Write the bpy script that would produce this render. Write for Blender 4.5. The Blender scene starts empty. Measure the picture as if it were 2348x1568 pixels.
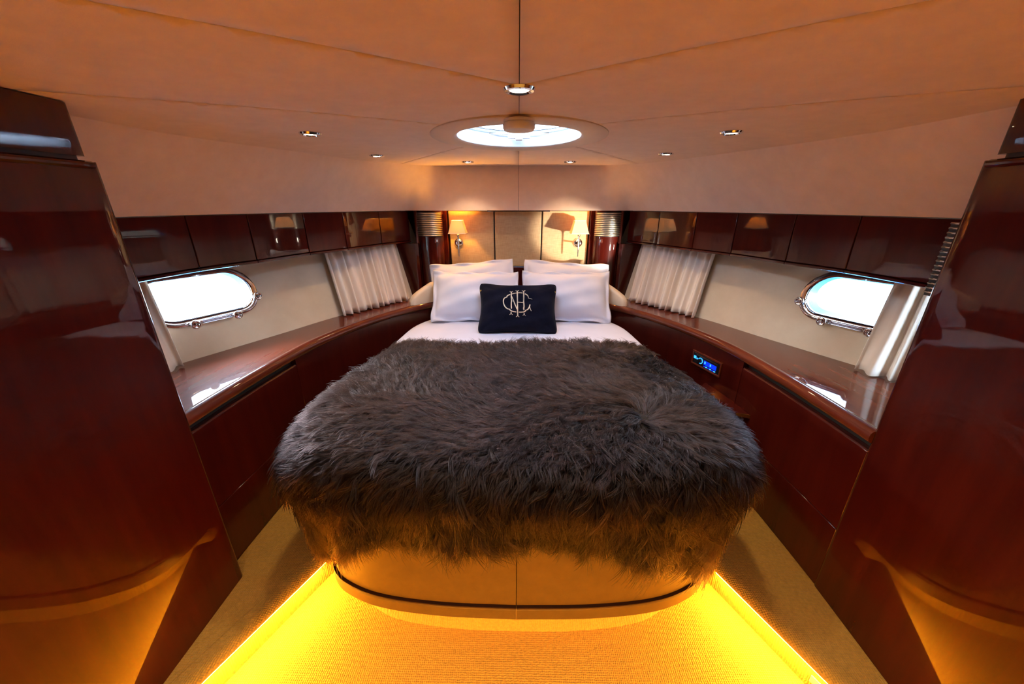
import bpy, bmesh, math, random
import numpy as np
from mathutils import Vector, Matrix

random.seed(7); rng = np.random.default_rng(7)
SC = bpy.context.scene
COL = SC.collection
D = bpy.data

# ------------------------------------------------------------------ camera
cam_d = D.cameras.new('camera'); cam = D.objects.new('camera', cam_d); COL.objects.link(cam)
cam_d.sensor_width = 36.0; cam_d.lens = 846.0 / 2348.0 * 36.0
cam_d.clip_start = 0.02; cam_d.clip_end = 500
cam.location = (0, 0, 1.55)
cam.rotation_euler = (math.radians(90 - 20.4), 0, math.radians(0.95))
SC.camera = cam

# ------------------------------------------------------------------ colour management
SC.view_settings.view_transform = 'Standard'
SC.view_settings.look = 'None'
SC.view_settings.exposure = 0.45
SC.view_settings.gamma = 1.0
SC.view_settings.use_curve_mapping = False

# ------------------------------------------------------------------ sky
W = D.worlds.new('sky'); SC.world = W; W.use_nodes = True
wn = W.node_tree.nodes; wn.clear()
o_ = wn.new('ShaderNodeOutputWorld'); b_ = wn.new('ShaderNodeBackground'); s_ = wn.new('ShaderNodeTexSky')
s_.sky_type = 'NISHITA'; s_.sun_disc = False; s_.sun_elevation = math.radians(42); s_.sun_rotation = math.radians(-70)
s_.air_density = 1.2; s_.dust_density = 1.5
b_.inputs['Strength'].default_value = 6.4
W.node_tree.links.new(s_.outputs[0], b_.inputs[0]); W.node_tree.links.new(b_.outputs[0], o_.inputs[0])

def area_portal(name, loc, rot, sx, sy):
    l = D.lights.new(name, 'AREA'); l.shape = 'RECTANGLE'; l.size = sx; l.size_y = sy
    l.cycles.is_portal = True
    o = D.objects.new(name, l); o.location = loc; o.rotation_euler = rot; COL.objects.link(o)
    return o

# spot added at the radio-side porthole, standing in for sunlight off the sea
gl = D.lights.new('glitter_standin', 'SPOT'); gl.energy = 260; gl.color = (1, .90, .74)
gl.shadow_soft_size = 0.03; gl.spot_size = math.radians(18); gl.spot_blend = .45
go = D.objects.new('glitter_standin', gl); COL.objects.link(go)
go.location = (1.50, 1.90, 1.10)
go.rotation_euler = (Vector((.455, 3.10, 1.315)) - Vector(go.location)).to_track_quat('-Z', 'Y').to_euler()

# ------------------------------------------------------------------ helpers
MATS = {}
def newmat(name):
    m = D.materials.new(name); m.use_nodes = True
    nt = m.node_tree; p = nt.nodes['Principled BSDF']
    MATS[name] = m
    return m, nt, p
def nd(nt, t, **kw):
    n = nt.nodes.new(t)
    for k, v in kw.items():
        if k in n.inputs: n.inputs[k].default_value = v
        else: setattr(n, k, v)
    return n
def plain(name, col, rough=.5, metal=0, coat=0, spec=.5, emit=None, es=0, sheen=0):
    m, nt, p = newmat(name)
    p.inputs['Base Color'].default_value = (*col, 1); p.inputs['Roughness'].default_value = rough
    p.inputs['Metallic'].default_value = metal; p.inputs['Coat Weight'].default_value = coat
    p.inputs['Coat Roughness'].default_value = .03
    p.inputs['Specular IOR Level'].default_value = spec
    p.inputs['Sheen Weight'].default_value = sheen
    if emit:
        p.inputs['Emission Color'].default_value = (*emit, 1); p.inputs['Emission Strength'].default_value = es
    return m
def textured(name, c1, c2, scale=(1, 1, 1), nscale=8, detail=6, rough=.5, coat=0, bump=0, bscale=None, coord='Object', spec=.5, sheen=0, dist=.02, coat_ior=1.5):
    m, nt, p = newmat(name)
    L = nt.links.new
    tc = nd(nt, 'ShaderNodeTexCoord'); mp = nd(nt, 'ShaderNodeMapping'); mp.inputs['Scale'].default_value = scale
    L(tc.outputs[coord], mp.inputs[0])
    n = nd(nt, 'ShaderNodeTexNoise', Scale=nscale, Detail=detail, Roughness=.6)
    L(mp.outputs[0], n.inputs['Vector'])
    r = nd(nt, 'ShaderNodeValToRGB')
    r.color_ramp.elements[0].position = .3; r.color_ramp.elements[0].color = (*c1, 1)
    r.color_ramp.elements[1].position = .7; r.color_ramp.elements[1].color = (*c2, 1)
    L(n.outputs['Fac'], r.inputs[0]); L(r.outputs[0], p.inputs['Base Color'])
    p.inputs['Roughness'].default_value = rough; p.inputs['Coat Weight'].default_value = coat
    p.inputs['Coat Roughness'].default_value = .025; p.inputs['Coat IOR'].default_value = coat_ior
    p.inputs['Specular IOR Level'].default_value = spec; p.inputs['Sheen Weight'].default_value = sheen
    if bump:
        n2 = nd(nt, 'ShaderNodeTexNoise', Scale=bscale or nscale * 10, Detail=3)
        L(tc.outputs[coord], n2.inputs['Vector'])
        b = nd(nt, 'ShaderNodeBump', Strength=bump, Distance=dist)
        L(n2.outputs['Fac'], b.inputs['Height']); L(b.outputs[0], p.inputs['Normal'])
    return m

# lacquered mahogany (vertical and lengthwise grain)
WOOD_V = textured('mahogany', (.036, .0023, .0011), (.060, .0050, .0022), (10, 10, 1.0), 2.0, 6, rough=.5, coat=1.0, coat_ior=1.5, spec=.05)
WOOD_H = textured('mahogany_lengthwise', (.085, .012, .005), (.14, .026, .010), (9, 1.0, 14), 2.0, 6, rough=.5, coat=1.0, coat_ior=1.6, spec=.05)
WOOD_DK = textured('mahogany_groove', (.02, .003, .002), (.035, .006, .003), (9, 9, 1.2), 2.5, 4, rough=.5)
CEIL = textured('ceiling_suede', (.80, .61, .48), (.87, .68, .55), (1, 1, 1), 14, 6, rough=.9, bump=.15, bscale=420, dist=.002)
LINER = textured('hull_vinyl', (.60, .47, .33), (.66, .53, .38), (1, 1, 1), 9, 4, rough=.6, bump=.1, bscale=300, dist=.002)
CREAM = textured('cream_leather', (.66, .50, .34), (.72, .56, .40), (1, 1, 1), 12, 5, rough=.45, bump=.12, bscale=260, dist=.002)
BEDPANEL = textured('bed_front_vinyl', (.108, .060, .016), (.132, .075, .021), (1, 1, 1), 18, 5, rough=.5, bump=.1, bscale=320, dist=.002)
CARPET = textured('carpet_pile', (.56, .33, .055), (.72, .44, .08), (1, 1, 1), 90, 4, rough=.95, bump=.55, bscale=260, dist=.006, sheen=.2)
def weave(m):
    nt = m.node_tree; L = nt.links.new; p = nt.nodes['Principled BSDF']; tc = nd(nt, 'ShaderNodeTexCoord')
    hs = []
    for d in ('X', 'Y'):
        w = nd(nt, 'ShaderNodeTexWave', Scale=44.0, Distortion=2.5, Detail=1.0); w.inputs['Detail Scale'].default_value = 2.0
        w.wave_type = 'BANDS'; w.bands_direction = d; L(tc.outputs['Object'], w.inputs['Vector']); hs.append(w)
    a = nd(nt, 'ShaderNodeMath', operation='ADD'); L(hs[0].outputs['Fac'], a.inputs[0]); L(hs[1].outputs['Fac'], a.inputs[1])
    b = nd(nt, 'ShaderNodeBump', Strength=.55, Distance=.004); L(a.outputs[0], b.inputs['Height']); L(b.outputs[0], p.inputs['Normal'])
weave(CARPET)
SHEET = textured('white_cotton', (.66, .64, .72), (.70, .68, .76), (1, 1, 1), 6, 3, rough=.85, bump=.05, bscale=500, dist=.001, sheen=.1)
NAVY = textured('navy_velvet', (.0035, .0033, .009), (.006, .0055, .014), (1, 1, 1), 40, 4, rough=.95, bump=.3, bscale=400, dist=.002, sheen=.04, spec=.1)
CURT = textured('curtain_cloth', (.80, .70, .60), (.86, .76, .66), (1, 1, .2), 20, 3, rough=.9, bump=.1, bscale=400, dist=.001)
CHROME = plain('chrome', (.75, .75, .78), .08, 1)
LOUV = plain('brushed_brass_steel', (.85, .76, .60), .3, 1)
STEEL = plain('satin_steel', (.62, .60, .58), .25, 1)
DARKMET = plain('dark_recess', (.012, .009, .008), .5)
BLACK = plain('black_plastic', (.012, .012, .014), .25, coat=.5)
WHITEP = plain('white_plastic', (.78, .74, .70), .4)
WHITEG = plain('white_gelcoat', (.80, .85, .90), .25)
SKYTINT = plain('gelcoat_sky_tint', (.16, .42, .72), .3)  # blue sky light on the porthole reveal, put into its colour
THREAD = plain('cream_thread', (.80, .60, .40), .7)
GOLD = plain('gold_label', (.70, .42, .08), .5)
SEAMK = plain('seam_dark', (.16, .10, .065), .9)  # dark backing colour seen through the joints between ceiling panels
FURSKIN = plain('fur_hide', (.014, .010, .008), .95)

def linen():
    m, nt, p = newmat('linen_panel'); L = nt.links.new
    tc = nd(nt, 'ShaderNodeTexCoord')
    mp = nd(nt, 'ShaderNodeMapping'); mp.inputs['Scale'].default_value = (160, 160, 12)
    mp2 = nd(nt, 'ShaderNodeMapping'); mp2.inputs['Scale'].default_value = (12, 12, 160)
    L(tc.outputs['Object'], mp.inputs[0]); L(tc.outputs['Object'], mp2.inputs[0])
    a = nd(nt, 'ShaderNodeTexNoise', Scale=1.5, Detail=3); b = nd(nt, 'ShaderNodeTexNoise', Scale=1.5, Detail=3)
    L(mp.outputs[0], a.inputs['Vector']); L(mp2.outputs[0], b.inputs['Vector'])
    ad = nd(nt, 'ShaderNodeMath', operation='ADD'); L(a.outputs['Fac'], ad.inputs[0]); L(b.outputs['Fac'], ad.inputs[1])
    r = nd(nt, 'ShaderNodeValToRGB'); r.color_ramp.elements[0].position = .35; r.color_ramp.elements[1].position = .75
    hf = nd(nt, 'ShaderNodeMath', operation='MULTIPLY'); hf.inputs[1].default_value = .5; L(ad.outputs[0], hf.inputs[0])
    r.color_ramp.elements[0].color = (.44, .28, .14, 1); r.color_ramp.elements[1].color = (.62, .44, .25, 1)
    L(hf.outputs[0], r.inputs[0]); L(r.outputs[0], p.inputs['Base Color']); p.inputs['Roughness'].default_value = .85
    bu = nd(nt, 'ShaderNodeBump', Strength=.3, Distance=.003); L(ad.outputs[0], bu.inputs['Height']); L(bu.outputs[0], p.inputs['Normal'])
    return m
LINEN = linen()

def emission(name, col, strength):
    m = D.materials.new(name); m.use_nodes = True; nt = m.node_tree; nt.nodes.clear()
    o = nt.nodes.new('ShaderNodeOutputMaterial'); e = nt.nodes.new('ShaderNodeEmission')
    e.inputs[0].default_value = (*col, 1); e.inputs[1].default_value = strength
    nt.links.new(e.outputs[0], o.inputs[0]); return m
LED = emission('amber_led', (1.0, .44, .03), 560)
LENS = emission('spot_lens', (1.0, .78, .50), 14)
BULB = emission('bulb_glass', (1.0, .70, .30), 20)
BLUE = emission('blue_display', (.004, .035, 1.0), 1.0)
CYAN = emission('cyan_display', (.04, .35, 1.0), 1.6)

def glass(name, tint, gloss=.08):
    m = D.materials.new(name); m.use_nodes = True; nt = m.node_tree; nt.nodes.clear(); L = nt.links.new
    o = nt.nodes.new('ShaderNodeOutputMaterial'); t = nt.nodes.new('ShaderNodeBsdfTransparent'); g = nt.nodes.new('ShaderNodeBsdfGlossy')
    t.inputs[0].default_value = (*tint, 1); g.inputs['Roughness'].default_value = .02
    f = nt.nodes.new('ShaderNodeFresnel'); f.inputs[0].default_value = 1.45
    x = nt.nodes.new('ShaderNodeMixShader'); L(f.outputs[0], x.inputs[0]); L(t.outputs[0], x.inputs[1]); L(g.outputs[0], x.inputs[2])
    L(x.outputs[0], o.inputs[0]); return m
PANE = glass('window_glass', (.94, .97, 1.0))
def acrylic():
    m = D.materials.new('frosted_acrylic'); m.use_nodes = True; nt = m.node_tree; nt.nodes.clear(); L = nt.links.new
    o = nt.nodes.new('ShaderNodeOutputMaterial'); t = nt.nodes.new('ShaderNodeBsdfTransparent'); g = nt.nodes.new('ShaderNodeBsdfTranslucent')
    t.inputs[0].default_value = (.55, .60, .62, 1); g.inputs[0].default_value = (.62, .66, .68, 1)
    x = nt.nodes.new('ShaderNodeMixShader'); x.inputs[0].default_value = .6; L(t.outputs[0], x.inputs[1]); L(g.outputs[0], x.inputs[2])
    L(x.outputs[0], o.inputs[0]); return m
ACRYL = acrylic()
def shademat():
    m = D.materials.new('lamp_shade_cloth'); m.use_nodes = True; nt = m.node_tree; nt.nodes.clear(); L = nt.links.new
    o = nt.nodes.new('ShaderNodeOutputMaterial'); t = nt.nodes.new('ShaderNodeBsdfDiffuse'); g = nt.nodes.new('ShaderNodeBsdfTranslucent')
    t.inputs[0].default_value = (.85, .74, .55, 1); g.inputs[0].default_value = (.90, .56, .16, 1)
    x = nt.nodes.new('ShaderNodeMixShader'); x.inputs[0].default_value = .5; L(t.outputs[0], x.inputs[1]); L(g.outputs[0], x.inputs[2])
    L(x.outputs[0], o.inputs[0]); return m
SHADE = shademat()
def seamat():
    m, nt, p = newmat('sea_water'); L = nt.links.new
    p.inputs['Base Color'].default_value = (.04, .12, .17, 1); p.inputs['Specular IOR Level'].default_value = .3; p.inputs['Roughness'].default_value = .10; p.inputs['IOR'].default_value = 1.33
    tc = nd(nt, 'ShaderNodeTexCoord'); n = nd(nt, 'ShaderNodeTexNoise', Scale=1.6, Detail=6); mp = nd(nt, 'ShaderNodeMapping'); mp.inputs['Scale'].default_value = (1, .45, 1)
    L(tc.outputs['Object'], mp.inputs[0]); L(mp.outputs[0], n.inputs['Vector'])
    b = nd(nt, 'ShaderNodeBump', Strength=.9, Distance=.25); L(n.outputs['Fac'], b.inputs['Height']); L(b.outputs[0], p.inputs['Normal'])
    return m
SEA = seamat()
def hairmat():
    m = D.materials.new('fur_hair'); m.use_nodes = True; nt = m.node_tree; nt.nodes.clear(); L = nt.links.new
    o = nt.nodes.new('ShaderNodeOutputMaterial'); h = nt.nodes.new('ShaderNodeBsdfHairPrincipled')
    h.parametrization = 'COLOR'
    hi = nt.nodes.new('ShaderNodeAttribute'); hi.attribute_name = 'tone'; r = nt.nodes.new('ShaderNodeValToRGB')
    r.color_ramp.elements[0].color = (.0032, .0018, .0016, 1); r.color_ramp.elements[1].color = (.034, .0190, .0165, 1)
    L(hi.outputs['Fac'], r.inputs[0]); L(r.outputs[0], h.inputs['Color'])
    h.inputs['Roughness'].default_value = .38; h.inputs['IOR'].default_value = 1.42; h.inputs['Radial Roughness'].default_value = .5
    L(h.outputs[0], o.inputs[0]); return m
HAIR = hairmat()

def tag(o, label=None, cat=None, group=None, kind=None):
    if label: o['label'] = label
    if cat: o['category'] = cat
    if group: o['group'] = group
    if kind: o['kind'] = kind
    return o
def empty(name, loc, label=None, cat=None, group=None, kind=None):
    o = D.objects.new(name, None); o.location = loc; o.empty_display_size = .05; COL.objects.link(o)
    return tag(o, label, cat, group, kind)
def par(o, p):
    if p is not None:
        o.parent = p
        o.matrix_parent_inverse = Matrix.Translation(-Vector(p.location)) if p.parent is None else Matrix.Identity(4)
    return o
def mk(name, V, F, mat, parent=None, smooth=False, bevel=0, recalc=True, solid=0, subsurf=0, bseg=2):
    me = D.meshes.new(name); me.from_pydata([tuple(v) for v in V], [], [tuple(f) for f in F])
    if recalc:
        bm = bmesh.new(); bm.from_mesh(me); bmesh.ops.recalc_face_normals(bm, faces=bm.faces); bm.to_mesh(me); bm.free()
    if smooth is True:
        me.polygons.foreach_set('use_smooth', [True] * len(me.polygons))
    elif smooth:
        me.polygons.foreach_set('use_smooth', [True] * len(me.polygons)); me.set_sharp_from_angle(angle=math.radians(smooth))
    me.materials.append(mat); me.update()
    o = D.objects.new(name, me); COL.objects.link(o)
    if solid:
        s = o.modifiers.new('solid', 'SOLIDIFY'); s.thickness = solid; s.offset = 0
    if bevel:
        b = o.modifiers.new('bevel', 'BEVEL'); b.width = bevel; b.segments = bseg; b.limit_method = 'ANGLE'; b.angle_limit = math.radians(40)
    if subsurf:
        s = o.modifiers.new('sub', 'SUBSURF'); s.levels = subsurf; s.render_levels = subsurf
    return par(o, parent)
def join(*parts):
    V, F = [], []
    for v, f in parts:
        k = len(V); V += list(v); F += [tuple(i + k for i in q) for q in f]
    return V, F
def box(x0, x1, y0, y1, z0, z1):
    V = [(x, y, z) for z in (z0, z1) for y in (y0, y1) for x in (x0, x1)]
    return V, [(0, 1, 3, 2), (4, 6, 7, 5), (0, 4, 5, 1), (2, 3, 7, 6), (0, 2, 6, 4), (1, 5, 7, 3)]
def xf(vf, mat):
    return [mat @ Vector(v) for v in vf[0]], vf[1]
def frame(o, x, y, z):
    m = Matrix.Identity(4)
    for i, a in enumerate((x, y, z)):
        a = Vector(a).normalized()
        for j in range(3): m[j][i] = a[j]
    for j in range(3): m[j][3] = o[j]
    return m
def cyl(c, r, h, n=24, axis=(0, 0, 1), r2=None, cap=True):
    r2 = r if r2 is None else r2
    ax = Vector(axis).normalized(); u = ax.orthogonal().normalized(); w = ax.cross(u); c = Vector(c)
    V = []
    for k in range(n):
        a = 2 * math.pi * k / n; V.append(c + (u * math.cos(a) + w * math.sin(a)) * r)
    for k in range(n):
        a = 2 * math.pi * k / n; V.append(c + ax * h + (u * math.cos(a) + w * math.sin(a)) * r2)
    F = [(k, (k + 1) % n, n + (k + 1) % n, n + k) for k in range(n)]
    if cap: F += [tuple(range(n - 1, -1, -1)), tuple(range(n, 2 * n))]
    return V, F
def lathe(c, prof, n=32, axis=(0, 0, 1), sx=1, sy=1, closed=False):
    ax = Vector(axis).normalized()
    if abs(ax.z) > .99: u, w = Vector((1, 0, 0)), Vector((0, 1, 0))
    else: u = ax.orthogonal().normalized(); w = ax.cross(u)
    c = Vector(c); V, F = [], []
    for r, h in prof:
        for k in range(n):
            a = 2 * math.pi * k / n
            V.append(c + ax * h + u * (math.cos(a) * r * sx) + w * (math.sin(a) * r * sy))
    m = len(prof)
    for i in range(m if closed else m - 1):
        for k in range(n):
            i2 = (i + 1) % m
            F.append((i * n + k, i * n + (k + 1) % n, i2 * n + (k + 1) % n, i2 * n + k))
    if not closed:
        if prof[0][0] > 1e-6: F.append(tuple(range(n)))
        if prof[-1][0] > 1e-6: F.append(tuple((m - 1) * n + k for k in range(n)))
    return V, F
def tube(path, r, n=8, closed=False):
    P = [Vector(p) for p in path]; V, F = [], []
    N = len(P); nrm = None
    for i in range(N):
        a = P[(i - 1) % N] if (closed or i) else P[0]; b = P[(i + 1) % N] if (closed or i < N - 1) else P[-1]
        t = (b - a).normalized()
        if nrm is None: nrm = t.orthogonal().normalized()
        nrm = (nrm - t * nrm.dot(t)).normalized(); bi = t.cross(nrm)
        rr = r[i] if hasattr(r, '__len__') else r
        for k in range(n):
            q = 2 * math.pi * k / n; V.append(P[i] + (nrm * math.cos(q) + bi * math.sin(q)) * rr)
    for i in range(N if closed else N - 1):
        j = (i + 1) % N
        for k in range(n): F.append((i * n + k, i * n + (k + 1) % n, j * n + (k + 1) % n, j * n + k))
    if not closed: F += [tuple(range(n - 1, -1, -1)), tuple((N - 1) * n + k for k in range(n))]
    return V, F
def torus(c, R, r, axis, n=20, m=8):
    ax = Vector(axis).normalized(); u = ax.orthogonal().normalized(); w = ax.cross(u); c = Vector(c)
    return tube([c + (u * math.cos(2 * math.pi * k / n) + w * math.sin(2 * math.pi * k / n)) * R for k in range(n)], r, m, True)
def spl(pts, n):
    """smooth curve through 2D points, n samples by length (centripetal-like Catmull-Rom)"""
    P = [np.array(p, float) for p in pts]; P = [2 * P[0] - P[1]] + P + [2 * P[-1] - P[-2]]
    out = []
    for i in range(1, len(P) - 2):
        for k in range(20):
            t = k / 20
            p0, p1, p2, p3 = P[i - 1:i + 3]
            d = np.linalg.norm(p2 - p1)
            m1 = (p2 - p0) / (np.linalg.norm(p2 - p1) + np.linalg.norm(p1 - p0)) * d
            m2 = (p3 - p1) / (np.linalg.norm(p3 - p2) + np.linalg.norm(p2 - p1)) * d
            out.append((2 * t ** 3 - 3 * t ** 2 + 1) * p1 + (t ** 3 - 2 * t * t + t) * m1 + (-2 * t ** 3 + 3 * t * t) * p2 + (t ** 3 - t * t) * m2)
    out.append(P[-2]); out = np.array(out)
    s = np.concatenate([[0], np.cumsum(np.linalg.norm(np.diff(out, axis=0), axis=1))])
    q = np.linspace(0, s[-1], n)
    return np.stack([np.interp(q, s, out[:, k]) for k in range(out.shape[1])], 1)
def cut(curve, y0, y1, n):
    """part of a plan curve (rising Y) between two Y values"""
    c = np.array(curve); ys = np.linspace(y0, y1, n)
    return np.stack([np.interp(ys, c[:, 1], c[:, 0]), ys], 1)
def normals2(c):
    t = np.gradient(c, axis=0); t /= np.linalg.norm(t, axis=1)[:, None]
    return np.stack([-t[:, 1], t[:, 0]], 1)      # for rising-Y curves at +X this points to -X (the room)
def sweep(curve, prof, s=1):
    """closed profile [(offset into room, z)] swept along a +X plan curve; s=-1 mirrors"""
    c = np.array(curve, float); nn = normals2(c); V, F = [], []; m = len(prof)
    for (x, y), (nx, ny) in zip(c, nn):
        for o, z in prof: V.append((s * (x + nx * o), y + ny * o, z))
    for i in range(len(c) - 1):
        for k in range(m):
            F.append((i * m + k, i * m + (k + 1) % m, (i + 1) * m + (k + 1) % m, (i + 1) * m + k))
    F += [tuple(range(m)), tuple((len(c) - 1) * m + k for k in range(m))]
    return V, F
def prism(poly, z0, z1):
    n = len(poly); V = [(x, y, z0) for x, y in poly] + [(x, y, z1) for x, y in poly]
    return V, [tuple(range(n)), tuple(range(n, 2 * n))] + [(k, (k + 1) % n, n + (k + 1) % n, n + k) for k in range(n)]
def loft(rows):
    n = len(rows[0]); V = [p for r in rows for p in r]; F = []
    for i in range(len(rows) - 1):
        for k in range(n - 1): F.append((i * n + k, i * n + k + 1, (i + 1) * n + k + 1, (i + 1) * n + k))
    return V, F
def light_in(name, kind, loc, energy, color, parent=None, **kw):
    l = D.lights.new(name, kind); l.energy = energy; l.color = color
    for k, v in kw.items(): setattr(l, k, v)
    o = D.objects.new(name, l); o.location = loc; COL.objects.link(o); return par(o, parent)

# ------------------------------------------------------------------ plan curves (+X side, rising Y)
RAIL = spl([(1.19, .95), (1.185, 1.3), (1.172, 1.55), (1.12, 1.95), (.928, 2.43), (.66, 2.79), (.42, 3.0)], 60)
CABF = spl([(1.49, 1.0), (1.475, 1.36), (1.435, 1.652), (1.345, 1.907), (1.245, 2.23), (1.125, 2.474), (1.0, 2.776), (.86, 3.05)], 80)
HULL = spl([(2.2, -1.3), (2.1, 0), (1.92, 1.0), (1.80, 1.30), (1.645, 1.60), (1.42, 2.055), (1.25, 2.42), (.93, 2.91), (.72, 3.2)], 120)
EDGE = spl([(1.25, .8), (1.248, 1.19), (1.23, 1.47), (1.12, 1.91), (.90, 2.59), (.61, 2.98), (.3, 3.08), (0, 3.1)], 70)
FLARE = .25
_hn = normals2(HULL)
def hull(y, z, off=0.0):
    """point on the hull lining (+X side); off moves into the room"""
    x = np.interp(y, HULL[:, 1], HULL[:, 0]); nx = np.interp(y, HULL[:, 1], _hn[:, 0]); ny = np.interp(y, HULL[:, 1], _hn[:, 1])
    o = -FLARE * (z - .83) + off
    return Vector((x + nx * o, y + ny * o, z))
def crown(x): return 1.83 - .03 * x * x
ZT = 1.508                                     # top of the overhead cabinets

# ------------------------------------------------------------------ floor and steps
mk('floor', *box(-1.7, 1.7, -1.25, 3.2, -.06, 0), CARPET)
tag(D.objects['floor'], 'beige woven carpet floor glowing amber from the step lights', kind='structure')
for s, nm in ((-1, 'left'), (1, 'right')):
    # step: carpeted platform beside the bed, nosing line slants from the bed corner to the wardrobe
    a, b = np.array([.80, 1.20]), np.array([1.14, .42])
    if s > 0: a, b = np.array([.815, 1.18]), np.array([1.14, .44])
    line = np.array([b + (a - b) * t for t in np.linspace(0, 1, 30)])
    d = (a - b) / np.linalg.norm(a - b); n = np.array([-d[1], d[0]])
    if n[0] > 0: n = -n
    root = empty('trim_1' if s < 0 else 'trim_2', (s * .97, .8, 0), 'carpeted step beside the bed ' + ('opposite the radio' if s < 0 else 'below the radio'), None, None, 'structure')
    prof = [(-.07, 0), (-.07, .13), (-.032, .13), (-.016, .128), (-.002, .122), (.005, .115), (.005, .109), (.003, .1065), (-.004, .1065), (-.004, .098), (-.012, .096), (-.014, 0)]
    V = []
    m = len(prof)
    for p in line:
        for o, z in prof: V.append((s * (p[0] + n[0] * o), p[1] + n[1] * o, z))
    F = [(i * m + k, i * m + (k + 1) % m, (i + 1) * m + (k + 1) % m, (i + 1) * m + k) for i in range(len(line) - 1) for k in range(m)]
    F += [tuple(range(m)), tuple((len(line) - 1) * m + k for k in range(m))]
    mk('step_nosing', V, F, CARPET, root, smooth=50)
    an, bn = a - n * .069, b - n * .069
    poly = [(s * x, y) for x, y in ((bn[0], bn[1]), (1.45, bn[1]), (1.45, 2.6), (.6, 2.6), (.6, 1.30), (an[0] - .02, 1.30), (an[0], an[1]))]
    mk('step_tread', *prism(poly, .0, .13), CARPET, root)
    rows_ = [[(s * (p[0] + n[0] * o), p[1] + n[1] * o, z) for p in line[1:-2]] for o, z in ((-.0035, .0988), (.0020, .1046))]
    led = mk('led_strip', *loft(rows_), LED)
    tag(led, 'thin glowing amber LED line along the carpeted step ' + ('opposite the radio' if s < 0 else 'on the radio side of the bed'), 'LED strip', 'step lights')
# entrance step under the viewer, with the same lit nosing
root = empty('trim_3', (0, -.4, 0), 'carpeted entrance step under the viewer', None, None, 'structure')
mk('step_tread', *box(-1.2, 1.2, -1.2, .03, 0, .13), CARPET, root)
mk('step_nosing', *join((lambda P_: ([(x, .10 + o, z) for x in (-1.15, 1.15) for o, z in P_], [(k, (k + 1) % len(P_), len(P_) + (k + 1) % len(P_), len(P_) + k) for k in range(len(P_))] + [tuple(range(len(P_))), tuple(range(len(P_), 2 * len(P_)))]))(prof)), CARPET, root, smooth=50)
led = mk('led_strip', *loft([[(x, .10 + o, z) for x in np.linspace(-.75, .75, 12)] for o, z in ((-.0042, .1005), (.0022, .1044))]), LED)
tag(led, 'thin glowing amber LED line along the entrance step under the viewer', 'LED strip', 'step lights')
# small wall plate in the riser
rd = Vector((-.402, .916, 0)); rn = Vector((-.916, -.402, 0))
q = mk('riser_socket', *xf(box(-.03, .03, 0, .003, -.016, .016), frame(Vector((1.153 - .439 * (.765 - .44), .765, .05)) + rn * .0005, rd, rn, (0, 0, 1))), WHITEP, None, bevel=.002)
tag(q, 'small flush cream plate in the lit riser of the carpeted step', 'socket')

# ------------------------------------------------------------------ hull lining with portholes
PCY = {-1: 1.785, 1: 1.715}; PC_Y = 1.785; PC_Z, PL, PR = 1.115, .135, .105       # stadium: half straight length, radius (opening)
def stadium(k, n, r, hl=PL):
    """k-th of n points of a stadium outline in (along, up)"""
    per = 4 * hl + 2 * math.pi * r; d = per * k / n
    if d < 2 * hl: return (-hl + d, -r)
    d -= 2 * hl
    if d < math.pi * r: a = -math.pi / 2 + d / r; return (hl + r * math.cos(a), r * math.sin(a))
    d -= math.pi * r
    if d < 2 * hl: return (hl - d, r)
    d -= 2 * hl; a = math.pi / 2 + d / r; return (-hl + r * math.cos(a), r * math.sin(a))
_t = Vector(hull(PC_Y + .01, PC_Z) - hull(PC_Y - .01, PC_Z)).normalized(); DY = abs(_t.y)     # dY per metre along the hull
SLOPE = .12                                           # the porthole follows the sheer and tilts a little
def on_hull(al, up, s, off=0.0):
    v = hull(PC_Y + (al - up * .12) * DY, PC_Z + up * .97 + al * .0, off); return Vector((s * v.x, v.y, v.z))
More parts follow.
